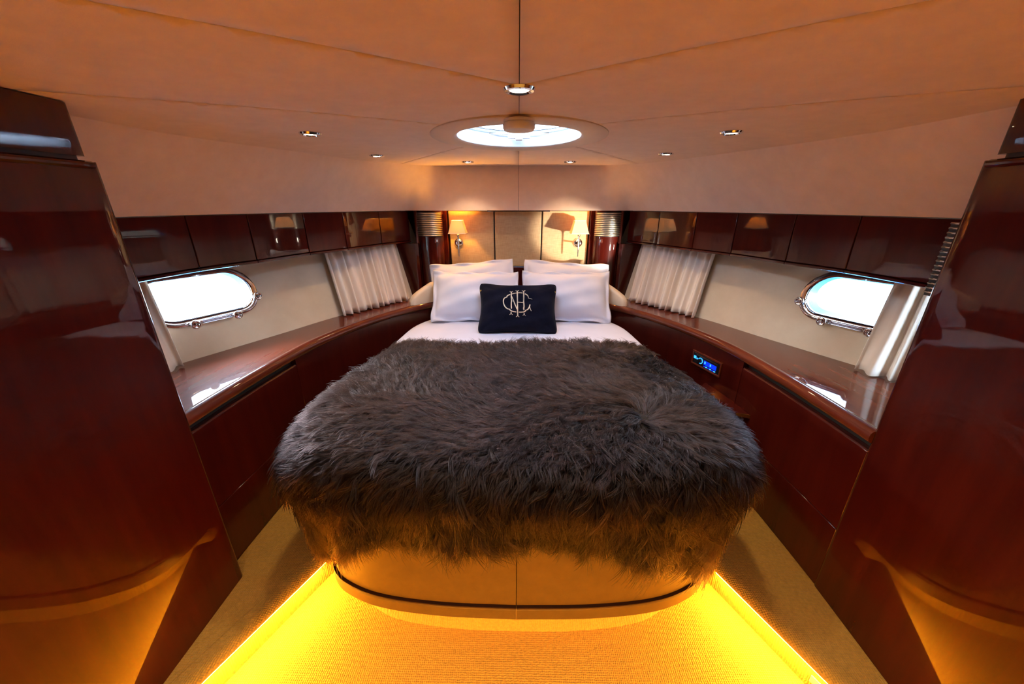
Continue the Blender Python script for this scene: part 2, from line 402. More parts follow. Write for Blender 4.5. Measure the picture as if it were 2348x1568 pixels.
for s, nm in ((-1, 'left'), (1, 'right')):
    PC_Y = PCY[s]; N = 96; rows = []
    R0 = PR + .012
    y0, y1, z0, z1 = PC_Y - .40, PC_Y + .40, .78, 1.36
    def rect(al, up):
        c = (0, 0); dx, dz = al, up
        k = min((.40 / DY) / abs(dx) if dx else 9e9, ((z1 - PC_Z) if dz > 0 else (PC_Z - z0)) / abs(dz) if dz else 9e9)
        return dx * k, dz * k
    for f in (0, .15, .4, .7, 1):
        r_ = []
        for k in range(N + 1):
            a, u = stadium(k % N, N, R0); A, U = rect(a, u)
            al, up = a + (A - a) * f, u + (U - u) * f
            v = hull(PC_Y + al * DY - up * .12 * DY * (1 - f), PC_Z + up * (.97 + .03 * f)); r_.append((s * v.x, v.y, v.z))
        rows.append(r_)
    V, F = loft(rows)
    def grid(ya, yb, za, zb, ny, nz):
        return loft([[(s * hull(y, z).x, hull(y, z).y, z) for y in np.linspace(ya, yb, ny)] for z in np.linspace(za, zb, nz)])
    V, F = join((V, F), grid(-1.25, y0, z0 - .9, 1.95, 40, 16), grid(y1, 3.2, z0 - .9, 1.95, 30, 16), grid(y0, y1, z0 - .9, z0, 30, 6), grid(y0, y1, z1, 1.95, 30, 4))
    F2 = []
    for f_ in F:
        p0, p1, p2 = (Vector(V[i]) for i in f_[:3]); nf = (p1 - p0).cross(p2 - p0)
        F2.append(f_ if nf.x * s < 0 else f_[::-1])
    w = mk('wall_' + nm, V, F2, LINER, None, smooth=True, recalc=False)
    cn = []
    for v in V:
        e1 = hull(v[1] + .01, v[2]) - hull(v[1] - .01, v[2]); e2 = hull(v[1], v[2] + .02) - hull(v[1], v[2] - .02)
        n_ = e1.cross(e2).normalized(); n_ = n_ if n_.x < 0 else -n_; cn.append((s * n_.x, n_.y, n_.z))
    w.data.normals_split_custom_set_from_vertices(cn)
    tag(w, 'cream vinyl hull lining around the porthole ' + ('on the radio side' if s > 0 else 'opposite the radio'), kind='structure')
    # porthole
    root = empty('window_1' if s < 0 else 'window_2', hull(PC_Y, PC_Z) * 1.0 if s > 0 else Vector((-hull(PC_Y, PC_Z).x, PC_Y, PC_Z)),
                 'oval chrome-framed porthole with clamp knobs ' + ('looking out on rippled water' if s > 0 else 'with a plain white view'), None, None, 'structure')
    def ring(prof, n=96):
        V = []; m = len(prof)
        for k in range(n):
            for dr, off in prof:
                a, u = stadium(k, n, PR + dr); V.append(on_hull(a, u, s, off))
        return V, [(k * m + i, k * m + (i + 1) % m, ((k + 1) % n) * m + (i + 1) % m, ((k + 1) % n) * m + i) for k in range(n) for i in range(m)]
    mk('frame_ring', *ring([(-.004, -.01), (-.004, .010), (.002, .015), (.018, .015), (.024, .011), (.026, -.002), (.02, -.01)]), CHROME, root, smooth=40)
    mk('gasket', *ring([(-.0065, -.012), (-.0065, .003), (-.003, .006), (-.003, -.012)]), BLACK, root, smooth=40)
    mk('reveal', *ring([(-.004, -.01), (-.020, -.055), (.012, -.055), (.012, -.01)]), SKYTINT, root, smooth=40)
    gv = [on_hull(*stadium(k, 64, PR - .005), s, -.008) for k in range(64)]
    mk('pane', gv, [tuple(range(64))], PANE, root, recalc=False)
    # clamp knobs along the lower edge, and the hinge bars between the two middle ones
    def knob(al, up, big=1):
        c = on_hull(al, up, s, .012); c2 = on_hull(al, up, s, .05); ax = (c2 - c).normalized()
        kr = mk('clamp_knob', *join(torus(c + ax * .030, .017, .006, ax, 18, 8), cyl(c + ax * .004, .007, .030, 12, ax), lathe(c + ax * .028, [(.0001, -.004), (.011, -.002), (.013, .003), (.0001, .007)], 14, ax)), CHROME, root, smooth=50)
        t = on_hull(al + .02, up, s, .014) - on_hull(al, up, s, .014)
        mk('clamp_hinge', *join(cyl(c - t * 1.0 - ax * .004, .008, .02, 12, t), cyl(c - t * .9, .011, .006, 12, t)), STEEL, root, smooth=50)
    for al, up in ((PL + PR * .98, -PR * .45), (PL * .72, -PR - .018), (-PL * .72, -PR - .018), (-PL - PR * .95, -PR * .5), ):
        knob(al, up)
    for du in (-.012, -.026):
        mk('hinge_bar', *tube([on_hull(a, -PR + du, s, .018) for a in np.linspace(-PL * .6, PL * .6, 8)], .0035, 8), CHROME, root, smooth=True)
    pv = hull(PC_Y, PC_Z, .0); nv = Vector((pv.x - hull(PC_Y, PC_Z, .1).x, pv.y - hull(PC_Y, PC_Z, .1).y, 0)).normalized()
    pv = Vector((s * pv.x, pv.y, pv.z)) + Vector((s * nv.x, nv.y, 0)) * .06
    area_portal('porthole_portal', pv, Vector((-s * nv.x, -nv.y, 0)).to_track_quat('-Z', 'Y').to_euler(), .52, .30)

# ------------------------------------------------------------------ bow wall, back wall
mk('wall_front', *box(-1.0, 1.0, 3.2, 3.26, -.05, 1.95), WOOD_V); tag(D.objects['wall_front'], 'mahogany bow bulkhead behind the headboard', kind='structure')
mk('wall_back', *box(-1.7, 1.7, -1.25, -1.2, -.05, 1.95), WOOD_V); tag(D.objects['wall_back'], 'mahogany bulkhead behind the viewer', kind='structure')

# ------------------------------------------------------------------ ceiling with its seamed panels
HX, HY, HCY = .378, .405, 1.812                      # hatch ring outer radii and centre
OX, OY = .268, .290
root = empty('ceiling', (0, 1, 1.8), 'padded suede ceiling panels with radiating seams', None, None, 'structure')
def ceil_grid(x0, x1, lines, keep, zoff, step=.04):
    bm = bmesh.new()
    nx = int(round((x1 - x0) / step)); y0, y1 = -1.22, 3.22; ny = int((y1 - y0) / step)
    vs = [[bm.verts.new((x0 + (x1 - x0) * i / nx, y0 + (y1 - y0) * j / ny, 0)) for j in range(ny + 1)] for i in range(nx + 1)]
    for i in range(nx):
        for j in range(ny): bm.faces.new((vs[i][j], vs[i + 1][j], vs[i + 1][j + 1], vs[i][j + 1]))
    for (p, nrm) in lines:
        bmesh.ops.bisect_plane(bm, geom=bm.verts[:] + bm.edges[:] + bm.faces[:], plane_co=p, plane_no=nrm)
    kill = [f for f in bm.faces if not keep(f.calc_center_median())]
    bmesh.ops.delete(bm, geom=kill, context='FACES')
    for v in bm.verts: v.co.z = crown(v.co.x) + zoff
    V = [v.co.copy() for v in bm.verts]; bm.verts.index_update(); F = [[v.index for v in f.verts] for f in bm.faces]
    bm.free(); return V, F
def inhatch(c): return (c.x / (HX - .035)) ** 2 + ((c.y - HCY) / (HY - .035)) ** 2 < 1
G = .0013
seams = [((0, 1.09), (.56, .68)), ((.305, 1.54), (1.066, 1.0)), ((.305, 2.13), (.72, 2.65))]
for s in (-1, 1):
    S = []
    for (p, q_) in seams:
        d = Vector((s * (q_[0] - p[0]), q_[1] - p[1], 0)).normalized(); nrm = Vector((-d.y, d.x, 0))
        if nrm.y < 0: nrm = -nrm
        S.append((Vector((s * p[0], p[1], 0)), nrm))
    lines = [(p + n_ * g, n_) for p, n_ in S for g in (-G, G)]
    def side(c): return [(c - p).dot(n_) for p, n_ in S]
    regions = [lambda d: d[0] < -G, lambda d: d[0] > G and d[1] < -G, lambda d: d[1] > G and d[2] < -G, lambda d: d[2] > G and d[1] > G]
    for rg in regions:
        def keep(c): return (not inhatch(c)) and rg(side(Vector((c.x, c.y, 0))))
        x0, x1 = (G * .7, 1.62) if s > 0 else (-1.62, -G * .7)
        V, F = ceil_grid(x0, x1, lines, keep, 0)
        o = mk('ceiling_panel', V, F, CEIL, root, recalc=False, smooth=True)
        sm = o.modifiers.new('solid', 'SOLIDIFY'); sm.thickness = .005; sm.offset = 1
V, F = ceil_grid(-1.95, 1.95, [], lambda c: not inhatch(c), .008, .06)
mk('seam_backing', V, F, SEAMK, root, recalc=False, solid=.004)

# soffit between ceiling and overhead cabinets
TOPC = np.concatenate([cut(CABF, 1.0, 2.95, 46), np.array([[.84, 3.0], [.80, 2.978], [.70, 2.970], [.55, 2.975], [.3, 2.99], [.15, 2.998], [0, 3.0]])])
_s = np.linspace(0, 1, 80)
def rs(c, n=80):
    c = np.array(c); L_ = np.concatenate([[0], np.cumsum(np.linalg.norm(np.diff(c, axis=0), axis=1))]); q = np.linspace(0, L_[-1], n)
    return np.stack([np.interp(q, L_, c[:, 0]), np.interp(q, L_, c[:, 1])], 1)
EC, TC = rs(EDGE), rs(TOPC)
for s, nm in ((-1, 'soffit_left'), (1, 'soffit_right')):
    rows = []
    for f in (0, .06, .25, .5, .75, .95, 1):
        r_ = []
        for (ex, ey), (tx, ty) in zip(EC, TC):
            bulge = -.02 * math.sin(math.pi * f)
            x = ex + (tx - ex) * (f ** 1.15); y = ey + (ty - ey) * (f ** 1.15)
            r_.append((s * max(x, .0012), y - bulge * .3, (crown(ex) + .003) + (ZT - crown(ex) - .003) * f))
        rows.append(r_)
    rows.append([(s * max(.0012, tx + (.14 if tx > .87 else 0)), ty + (.0 if tx > .87 else .15), ZT + .001) for tx, ty in TC])
    V, F = loft(rows)
    o = mk('wall_' + nm, V, F, CEIL, None, smooth=45, recalc=False)
    tag(o, 'curved beige suede soffit above the ' + ('overhead lockers on the radio side' if s > 0 else 'overhead lockers opposite the radio'), kind='structure')

# ------------------------------------------------------------------ wardrobes that frame the view
for s in (-1, 1):
    root = empty('wardrobe', (s * 1.4, .0, 0), 'tall glossy dark mahogany wardrobe framing the bed ' + ('on the radio side' if s > 0 else 'opposite the radio'), 'wardrobe', 'wardrobes flanking the entrance')
    yf = 1.07
    XF, XB = (1.117, 1.105) if s < 0 else (1.186, 1.13)
    def plan(e, r=.016):                               # flat inner face, rounded leading corner
        x0, x1 = XF + e, XB + e
        pts = [(x1, -1.2), (x0 - .0005 - .02 * (x0 - x1) / 2.27, yf - e - r - .02), (x0 - .0005, yf - e - r)]
        for k in range(1, 9):
            a = math.pi / 2 * k / 8; pts.append((x0 + r - r * math.cos(a), yf - e - r + r * math.sin(a)))
        return pts + [(1.62, yf - e), (1.62, -1.2)]
    mk('body', *prism([(s * x, y) for x, y in plan(0)], 0.0, 1.655), WOOD_V, root, smooth=30)
    mk('shadow_gap', *prism([(s * x, y) for x, y in plan(.022)], 1.655, 1.668), WOOD_DK, root, smooth=30)
    mk('upper_door', *prism([(s * x, y) for x, y in plan(.012)], 1.668, 1.7885), WOOD_V, root, smooth=30)
    mk('cornice_strip', *sweep([(XB, -1.19), (XF - .001, yf - .02)], [(-.004, 1.636), (.003, 1.638), (.008, 1.643), (.009, 1.648), (.007, 1.653), (-.004, 1.657)], s), WOOD_V, root)

# ------------------------------------------------------------------ overhead lockers
YD = [1.10, 1.652, 1.907, 2.23, 2.474, 2.776, 3.045]
ORD = ['nearest the wardrobe', 'second from the wardrobe', 'third from the wardrobe', 'third from the headboard', 'second from the headboard', 'next to the headboard column']
for s in (-1, 1):
    for i in range(6):
        c = cut(CABF, YD[i] + .0018, YD[i + 1] - .0018, 9); mid = c[4]
        root = empty('overhead_locker', (s * (mid[0] + .1), mid[1], 1.27), 'glossy mahogany overhead locker ' + ORD[i] + (', radio side' if s > 0 else ', side opposite the radio'), 'locker', 'overhead lockers along the hull')
        mk('locker_door', *sweep(c, [(-.02, 1.284), (0, 1.284), (0, ZT - .003), (-.02, ZT - .003)], s), WOOD_V, root, smooth=30, bevel=.0025)
        mk('locker_base', *sweep(c, [(-.22, 1.272), (-.022, 1.268), (-.004, 1.266), (.004, 1.270), (.004, 1.279), (-.004, 1.2825), (-.22, 1.2825)], s), WOOD_V, root, smooth=30)
        mk('locker_carcass', *sweep(c, [(-.21, 1.283), (-.0205, 1.283), (-.0205, ZT - .004), (-.21, ZT - .004)], s), WOOD_DK, root)
# end bulkhead between curtain and column
for s in (-1, 1):
    e0 = np.array([.80, 2.985]); e1 = np.array([1.0, 3.10])
    o = mk('end_panel', *prism([(s * .79, 2.985), (s * .81, 2.97), (s * 1.08, 3.06), (s * 1.08, 3.08), (s * .79, 3.05)], .80, 1.264), WOOD_V, None, bevel=.002)
    tag(o, 'dark mahogany end panel between pleated curtain and column ' + ('on the radio side' if s > 0 else 'opposite the radio'), 'panel', 'end panels by the headboard')
# slatted vent strip tucked between the last locker and the wardrobe
root = empty('vent_strip', (1.36, 1.2, 1.27), 'narrow dark louvred vent strip beside the wardrobe edge', 'vent')
mk('backing', *box(1.345, 1.40, 1.16, 1.225, 1.27, ZT - .01), DARKMET, root)
me0 = None
for k in range(16):
    V, F = tube([(1.342, 1.17, 1.283 + k * .0142), (1.337, 1.195, 1.283 + k * .0142), (1.342, 1.222, 1.283 + k * .0142)], .0035, 6)
    mk('slat', V, F, STEEL, root, smooth=True)

# ------------------------------------------------------------------ side shelves and base cabinets
for s in (-1, 1):
    side_txt = 'on the radio side' if s > 0 else 'opposite the radio'
    root = empty('side_shelf', (s * 1.35, 1.9, .8), 'glossy mahogany shelf with raised rail under the porthole ' + side_txt, 'shelf', 'shelves along the hull')
    ys = np.linspace(1.062, 2.975, 50); inner = cut(RAIL, 1.062, 2.975, 50)
    rows = []
    top, bot = [], []
    for (x, y) in inner:
        xo = np.interp(y, HULL[:, 1], HULL[:, 0]) - .004
        if xo < x + .03: xo = x + .03
        top.append(((s * x, y, .828), (s * (x + (xo - x) * .5), y, .828), (s * xo, y, .828)))
    V, F = loft(top); 
    o = mk('shelf_top', V, F, WOOD_H, root, recalc=True); sm = o.modifiers.new('solid', 'SOLIDIFY'); sm.thickness = .02; sm.offset = -1 if o.data.polygons[0].normal.z > 0 else 1
    mk('fiddle_rail', *sweep(cut(RAIL, 1.062, 2.93, 56), [(-.034, .815), (-.034, .838), (-.028, .845), (-.010, .848), (.006, .845), (.014, .836), (.016, .822), (.012, .806), (.004, .800), (-.034, .800)], s), WOOD_H, root, smooth=50)
    # base cabinet: upper fascia, long door under the finger pull, fixed bedside panel
    root = empty('base_cabinet', (s * 1.25, 1.6, .13), 'mahogany base cabinet with a finger-pull slot beneath the shelf ' + side_txt, 'cabinet', 'base cabinets along the hull')
    yb = 1.745
    mk('carcass', *sweep(cut(RAIL, 1.062, 2.60, 40), [(-.16, .131), (-.03, .131), (-.03, .797), (-.16, .797)], s), WOOD_DK, root)
    mk('bedside_panel', *sweep(cut(RAIL, yb + .002, 2.93, 40), [(-.028, .131), (0, .131), (0, .799), (-.028, .799)], s), WOOD_V, root, smooth=30, bevel=.0015)
    ym = 1.36
    mk('door', *sweep(cut(RAIL, 1.064, yb - .001, 16), [(-.028, .42), (0, .42), (0, .764), (-.006, .770), (-.028, .770)], s), WOOD_V, root, smooth=30, bevel=.0015)
    mk('lower_panel', *sweep(cut(RAIL, 1.064, yb - .001, 16), [(-.028, .131), (0, .131), (0, .4165), (-.028, .4165)], s), WOOD_V, root, smooth=30, bevel=.0015)
    mk('finger_pull', *sweep(cut(RAIL, 1.064, yb - .03, 16), [(-.0295, .771), (-.026, .771), (-.026, .7985), (-.0295, .7985)], s), DARKMET, root)
    if s > 0:                                          # small bedside ledge
        c = cut(RAIL, 1.62, 1.98, 14); nn = normals2(c)
        w_ = [.085 * math.sqrt(max(0, 1 - ((k - 6.5) / 6.5) ** 2)) ** .6 + .001 for k in range(14)]
        poly = [(s * (x + nx * .001), y + ny * .001) for (x, y), (nx, ny) in zip(c, nn)] + [(s * (x + nx * w), y + ny * w) for (x, y), (nx, ny), w in list(zip(c, nn, w_))[::-1]]
        mk('bedside_ledge', *prism(poly, .545, .565), WOOD_V, root, bevel=.003)

# car-style radio set into the bedside panel
c = cut(RAIL, 1.90, 2.09, 3); ctr = c[1]; t2 = (c[2] - c[0]) / np.linalg.norm(c[2] - c[0]); n2 = np.array([-t2[1], t2[0]])
fr = frame((ctr[0] + n2[0] * .001, ctr[1] + n2[1] * .001, .685), (-t2[0], -t2[1], 0), (n2[0], n2[1], 0), (0, 0, 1))   # local x: towards the viewer end, y: out of the face
root = empty('car_radio', fr @ Vector((0, 0, -.035)), 'black car-style radio with glowing blue display set in mahogany', 'radio')
def lb(x0, x1, y0, y1, z0, z1): return xf(box(x0, x1, y0, y1, z0, z1), fr)
mk('surround', *join(lb(-.112, .112, 0, .012, .034, .044), lb(-.112, .112, 0, .012, -.044, -.034), lb(-.112, -.102, 0, .012, -.034, .034), lb(.102, .112, 0, .012, -.034, .034)), WOOD_H, root, bevel=.002)
fp_ = mk('faceplate', *lb(-.101, .101, -.004, .008, -.033, .033), BLACK, root, bevel=.003)
mk('disc_slot', *lb(-.08, .085, .008, .0095, .020, .026), STEEL, fp_, bevel=.0004)
mk('display', *lb(-.015, .078, .008, .0095, -.016, .010), BLUE, fp_)
for k in range(6):
    mk('display_segment', *lb(-.010 + k * .014, -.001 + k * .014, .0096, .0102, -.008, .006), CYAN if k % 3 == 0 else BLUE, fp_)
for k in range(6):
    mk('button', *lb(-.012 + k * .0155, -.002 + k * .0155, .008, .011, -.027, -.022), CYAN if k % 2 else BLUE, fp_)
mk('button', *lb(-.096, -.080, .008, .011, -.004, .012), CYAN, fp_)
mk('button', *lb(-.074, -.066, .008, .011, -.004, .004), CYAN, fp_)
mk('volume_knob', *cyl(fr @ Vector((-.042, .008, -.003)), .014, .012, 24, (n2[0], n2[1], 0), .012), BLACK, fp_, smooth=40)
mk('knob_ring', *torus(fr @ Vector((-.042, .010, -.003)), .0165, .002, (n2[0], n2[1], 0), 28, 6), CYAN, fp_, smooth=True)

# ------------------------------------------------------------------ headboard, columns, grilles
root = empty('headboard', (0, 3.12, .8), 'three-panel linen upholstered headboard between the columns', 'headboard')
def hp(x0t, x1t, x0b, x1b, zt, zb, y=3.1, d=.03):
    V = [(x0b, y, zb), (x1b, y, zb), (x1t, y, zt), (x0t, y, zt), (x0b, y + d, zb), (x1b, y + d, zb), (x1t, y + d, zt), (x0t, y + d, zt)]
    return V, [(0, 1, 2, 3), (4, 7, 6, 5), (0, 4, 5, 1), (3, 2, 6, 7), (0, 3, 7, 4), (1, 5, 6, 2)]
for a, b in ((-.560, -.200), (-.190, .184), (.194, .566)):
    k = .985
    mk('headboard_panel', *hp(a, b, a * k, b * k, ZT - .004, 1.07), LINEN, root, bevel=.006, bseg=3)
mk('backboard', *box(-.60, .60, 3.132, 3.19, .75, ZT), WOOD_DK, root)
mk('base_board', *box(-.60, .60, 3.095, 3.131, .75, 1.066), WOOD_V, root, bevel=.002)
mk('chrome_trim', *sweep(np.array([[.0, 2.9975], [.15, 2.9955], [.3, 2.9875], [.5, 2.974]])[:, :] * 1.0, [(0, ZT - .005), (.003, ZT - .005), (.003, ZT + .003), (0, ZT + .003)]) if False else box(-.24, .24, 2.988, 2.994, ZT - .007, ZT + .002), CHROME, root, bevel=.001)
for s in (-1, 1):
    root = empty('headboard_column', (s * .69, 3.06, .8), 'rounded glossy mahogany column with louvred grille beside the ' + ('sunlit lamp' if s > 0 else 'amber lamp'), 'column', 'columns flanking the headboard', 'thing')
    cx, cy, r = s * .70, 3.085, .105
    pts = [(cx + r * math.cos(a) * 1.0, cy - r * math.sin(a)) for a in np.linspace(0, math.pi, 28)]
    mk('column_shaft', *prism(pts + [(cx - r, 3.18), (cx + r, 3.18)], .80, ZT), WOOD_V, root, smooth=30)
    mk('edge_strip', *box(*sorted((s * .568, s * .596)), 3.07, 3.18, .80, ZT), WOOD_V, root, bevel=.004)
    mk('corner_strip', *cyl((s * .802, 3.03, .80), .014, ZT - .80, 16), WOOD_H, root, smooth=40)
    gr = mk('grille', *prism([(cx + (r + .0015) * math.cos(a), cy - (r + .0015) * math.sin(a)) for a in np.linspace(.42, math.pi - .42, 20)] + [(cx - .09, cy), (cx + .09, cy)], 1.315, 1.498), DARKMET, root, smooth=30)
    for k in range(13):
        z = 1.325 + k * .0136
        mk('louvre', *tube([(cx + (r + .005) * math.cos(a), cy - (r + .005) * math.sin(a), z) for a in np.linspace(.46, math.pi - .46, 14)], .0044, 8), LOUV, gr, smooth=True)
    a = math.pi / 2 + s * .55
    p = Vector((cx + (r + .001) * math.cos(a), cy - (r + .001) * math.sin(a), 1.285)); nrm = Vector((math.cos(a), -math.sin(a), 0)); tx = Vector((-nrm.y, nrm.x, 0))
    sw = mk('light_switch', *xf(box(-.016, .016, -.002, .004, -.016, .016), frame(p, tx, nrm, (0, 0, 1))), WOOD_H, root, bevel=.001)
    mk('rocker', *xf(box(-.005, .005, .004, .009, -.009, .009), frame(p, tx, nrm, (0, 0, 1))), CHROME, sw, bevel=.001)
    # padded bolster standing on the rail beside the pillows
    cb = [(.80, 2.665), (.73, 2.745), (.655, 2.815), (.57, 2.885), (.48, 2.95)]
    cb = spl(cb, 24); nn = normals2(cb); V = []
    tk = .028
    for k, ((x, y), (nx, ny)) in enumerate(zip(cb, nn)):
        f = k / 23; h = .05 + .085 * min(1, f * 2.4) ** .8 + .03 * f; e = min(1, (f + .015) * 14) ** .5
        zb = .846; h = .03 + (h - .03) * e
        prof = [(-tk * e, zb), (-tk * e, zb + h * .75), (-tk * .7 * e, zb + h * .93), (0, zb + h), (tk * .7 * e, zb + h * .93), (tk * e, zb + h * .75), (tk * e, zb)]
        for o_, z_ in prof: V.append((s * (x + nx * o_), y + ny * o_, z_))
    m = 7; F = [(i * m + k, i * m + (k + 1) % m, (i + 1) * m + (k + 1) % m, (i + 1) * m + k) for i in range(23) for k in range(m)] + [tuple(range(m)), tuple(23 * m + k for k in range(m))]
    o = mk('bolster', V, F, CREAM, None, smooth=60)
    tag(o, 'small padded cream leather bolster on the rail ' + ('on the radio side of the pillows' if s > 0 else 'by the pillows opposite the radio'), 'bolster', 'bolsters beside the pillows')

# ------------------------------------------------------------------ wall lamps
for s in (-1, 1):
    root = empty('wall_lamp', (s * .482, 3.098, 1.26), 'chrome wall lamp with ' + ('sunlit white square shade' if s > 0 else 'amber glowing square shade'), 'lamp', 'wall lamps on the headboard')
    x = s * .484
    bp = mk('backplate', *lathe((x, 3.099, 1.26), [(.0001, .020), (.012, .020), (.026, .016), (.036, .008), (.038, 0), (.034, -.001)], 32, (0, -1, 0)), CHROME, root, smooth=40)
    xs = s * .470
    mk('arm', *tube([(x, 3.085, 1.262), (x - s * .004, 3.03, 1.262), (xs, 2.985, 1.262)], .006, 10), CHROME, root, smooth=True)
    mk('stem', *join(cyl((xs, 2.982, 1.165), .003, .06, 12, r2=.0055), cyl((xs, 2.982, 1.225), .0055, .095, 12)), CHROME, root, smooth=40)
    mk('socket_ball', *lathe((xs, 2.982, 1.328), [(.0001, -.013), (.008, -.010), (.012, 0), (.008, .010), (.0001, .013)], 16), CHROME, root, smooth=True)
    sh = mk('lamp_shade', [(xs + a * w, 2.982 + b * w, z) for w, z in ((.066, 1.342), (.040, 1.438)) for a, b in ((-1, -1), (1, -1), (1, 1), (-1, 1))],
            [(0, 1, 5, 4), (1, 2, 6, 5), (2, 3, 7, 6), (3, 0, 4, 7)], SHADE, root, recalc=True)
    sm = sh.modifiers.new('solid', 'SOLIDIFY'); sm.thickness = .0025
    for w, z in ((.0665, 1.343), (.0405, 1.437)):
        mk('shade_trim', *tube([(xs + a * w, 2.982 + b * w, z) for a, b in ((-1, -1), (1, -1), (1, 1), (-1, 1))], .0016, 6, True), CURT, root)
    mk('bulb', *lathe((xs, 2.982, 1.36), [(.0001, -.02), (.008, -.018), (.010, 0), (.014, .018), (.010, .034), (.0001, .040)], 14), BULB, root, smooth=True)
    light_in('lamp_glow', 'POINT', (xs, 2.982, 1.412), 5.5 if s < 0 else 1.6, (1, .44, .05), root, shadow_soft_size=.012)

# ------------------------------------------------------------------ ceiling spots
def make_spot(root):
    mk('trim_ring', *lathe((0, 0, 0), [(.0255, .004), (.0255, -.003), (.030, -.007), (.038, -.006), (.042, 0), (.040, .004)], 32), CHROME, root, smooth=40)
    mk('lens', *lathe((0, 0, 0), [(.0258, .001), (.020, -.003), (.0001, -.0045)], 24), LENS, root, smooth=True)
SPOTS = [(0, 1.116, 'at the meeting of the ceiling seams before the hatch', 1.25), (-.81, 1.61, 'beside the hatch opposite the radio', 1), (.81, 1.61, 'beside the hatch on the radio side', 1),
         (-.80, 2.30, 'near the soffit opposite the radio', 1), (.80, 2.25, 'near the soffit on the radio side', 1),
         (-.35, 2.79, 'above the amber lamp', 1), (.35, 2.79, 'above the sunlit lamp', 1),
         (-.45, -.25, 'added unseen behind the viewer opposite the radio side', 1), (.45, -.25, 'added unseen behind the viewer on the radio side', 1)]  # last pair added out of view to bounce warm light onto the ceiling
proto = None
for k, (x, y, txt, sc) in enumerate(SPOTS):
    loc = Vector((x, y, crown(x) - .001))
    root = empty('ceiling_spotlight', loc, 'small round chrome ceiling spotlight ' + txt, 'spotlight', 'recessed ceiling spotlights')
    if k == 0:
        proto = root; make_spot(root); kids = list(root.children)
        for c_ in kids: c_.matrix_parent_inverse = Matrix.Identity(4)
    else:
        for c_ in kids:
            n_ = c_.copy(); COL.objects.link(n_); n_.parent = root; n_.matrix_parent_inverse = Matrix.Identity(4)
    l = light_in('spot_beam', 'SPOT', loc + Vector((0, 0, -.012)), (24 if y > 0 else 60) if y < 1.2 else 7 if y > 2.6 else 13, (1, .70, .42), root, spot_size=math.radians(105), spot_blend=1.0, shadow_soft_size=.02)

# ------------------------------------------------------------------ deck hatch
zc = 1.83
root = empty('deck_hatch', (0, HCY, zc), 'round deck hatch with wide cream ring letting in white daylight', 'hatch')
def ell(rx, ry, z, n=64): return [(rx * math.cos(2 * math.pi * k / n), HCY + ry * math.sin(2 * math.pi * k / n), z) for k in range(n)]
def ering(rows, closed=False, n=64):
    V = [p for r_ in rows for p in r_]; F = []; m = len(rows)
    for i in range(m if closed else m - 1):
        j = (i + 1) % m
        for k in range(n): F.append((i * n + k, i * n + (k + 1) % n, j * n + (k + 1) % n, j * n + k))
    return V, F
RINGM = textured('hatch_ring_vinyl', (.68, .54, .43), (.73, .59, .47), (1, 1, 1), 10, 3, rough=.5)
mk('hatch_ring', *ering([ell(HX, HY, zc + .004), ell(HX, HY, zc - .006), ell(HX - .006, HY - .006, zc - .009), ell(OX + .012, OY + .012, zc - .010), ell(OX, OY, zc - .004), ell(OX, OY, zc + .004)], True), RINGM, root, smooth=40)
mk('hatch_shaft', *ering([ell(OX, OY, zc - .004), ell(OX + .004, OY + .004, zc + .030), ell(OX + .01, OY + .01, zc + .055)]), WHITEG, root, smooth=True, solid=.004)
mk('gasket', *ering([ell(OX + .006, OY + .006, zc + .050), ell(OX - .012, OY - .012, zc + .051), ell(OX - .012, OY - .012, zc + .063), ell(OX + .006, OY + .006, zc + .064)], True), BLACK, root, smooth=40)
mk('hatch_frame', *ering([ell(OX + .006, OY + .006, zc + .064), ell(OX - .012, OY - .012, zc + .066), ell(OX - .016, OY - .016, zc + .115), ell(OX + .006, OY + .006, zc + .12)], True), WHITEG, root, smooth=40)
V, F = ering([ell((OX - .014) * f, (OY - .014) * f, zc + .10 + .03 * math.cos(f * math.pi / 2)) for f in (1, .8, .6, .4, .2, .02)])
mk('acrylic_dome', V, F, ACRYL, root, smooth=True)
lt = mk('latch', *join(box(-.055, .055, HCY + OY - .05, HCY + OY - .022, zc + .028, zc + .040), box(-.018, .018, HCY + OY - .066, HCY + OY - .03, zc + .018, zc + .032)), WHITEP, root, bevel=.004)
mk('latch_bar', *box(-.17, .17, HCY + OY - .040, HCY + OY - .026, zc + .045, zc + .056), STEEL, root, bevel=.002)
area_portal('hatch_portal', (0, HCY, zc + .17), (0, 0, 0), .62, .66)
o = empty('ceiling_disc', (0, 1.442, zc - .009), 'round white plastic fixture on the near rim of the hatch', 'fixture')
mk('disc_base', *lathe((0, 1.442, zc - .009), [(.0001, 0), (.052, 0), (.053, -.008), (.051, -.010), (.0001, -.010)], 40), WHITEP, o, smooth=40)
mk('disc_cap', *lathe((0, 1.442, zc - .009), [(.0001, -.0101), (.053, -.0105), (.0555, -.015), (.055, -.026), (.049, -.033), (.0001, -.036)], 40), WHITEP, o, smooth=40)

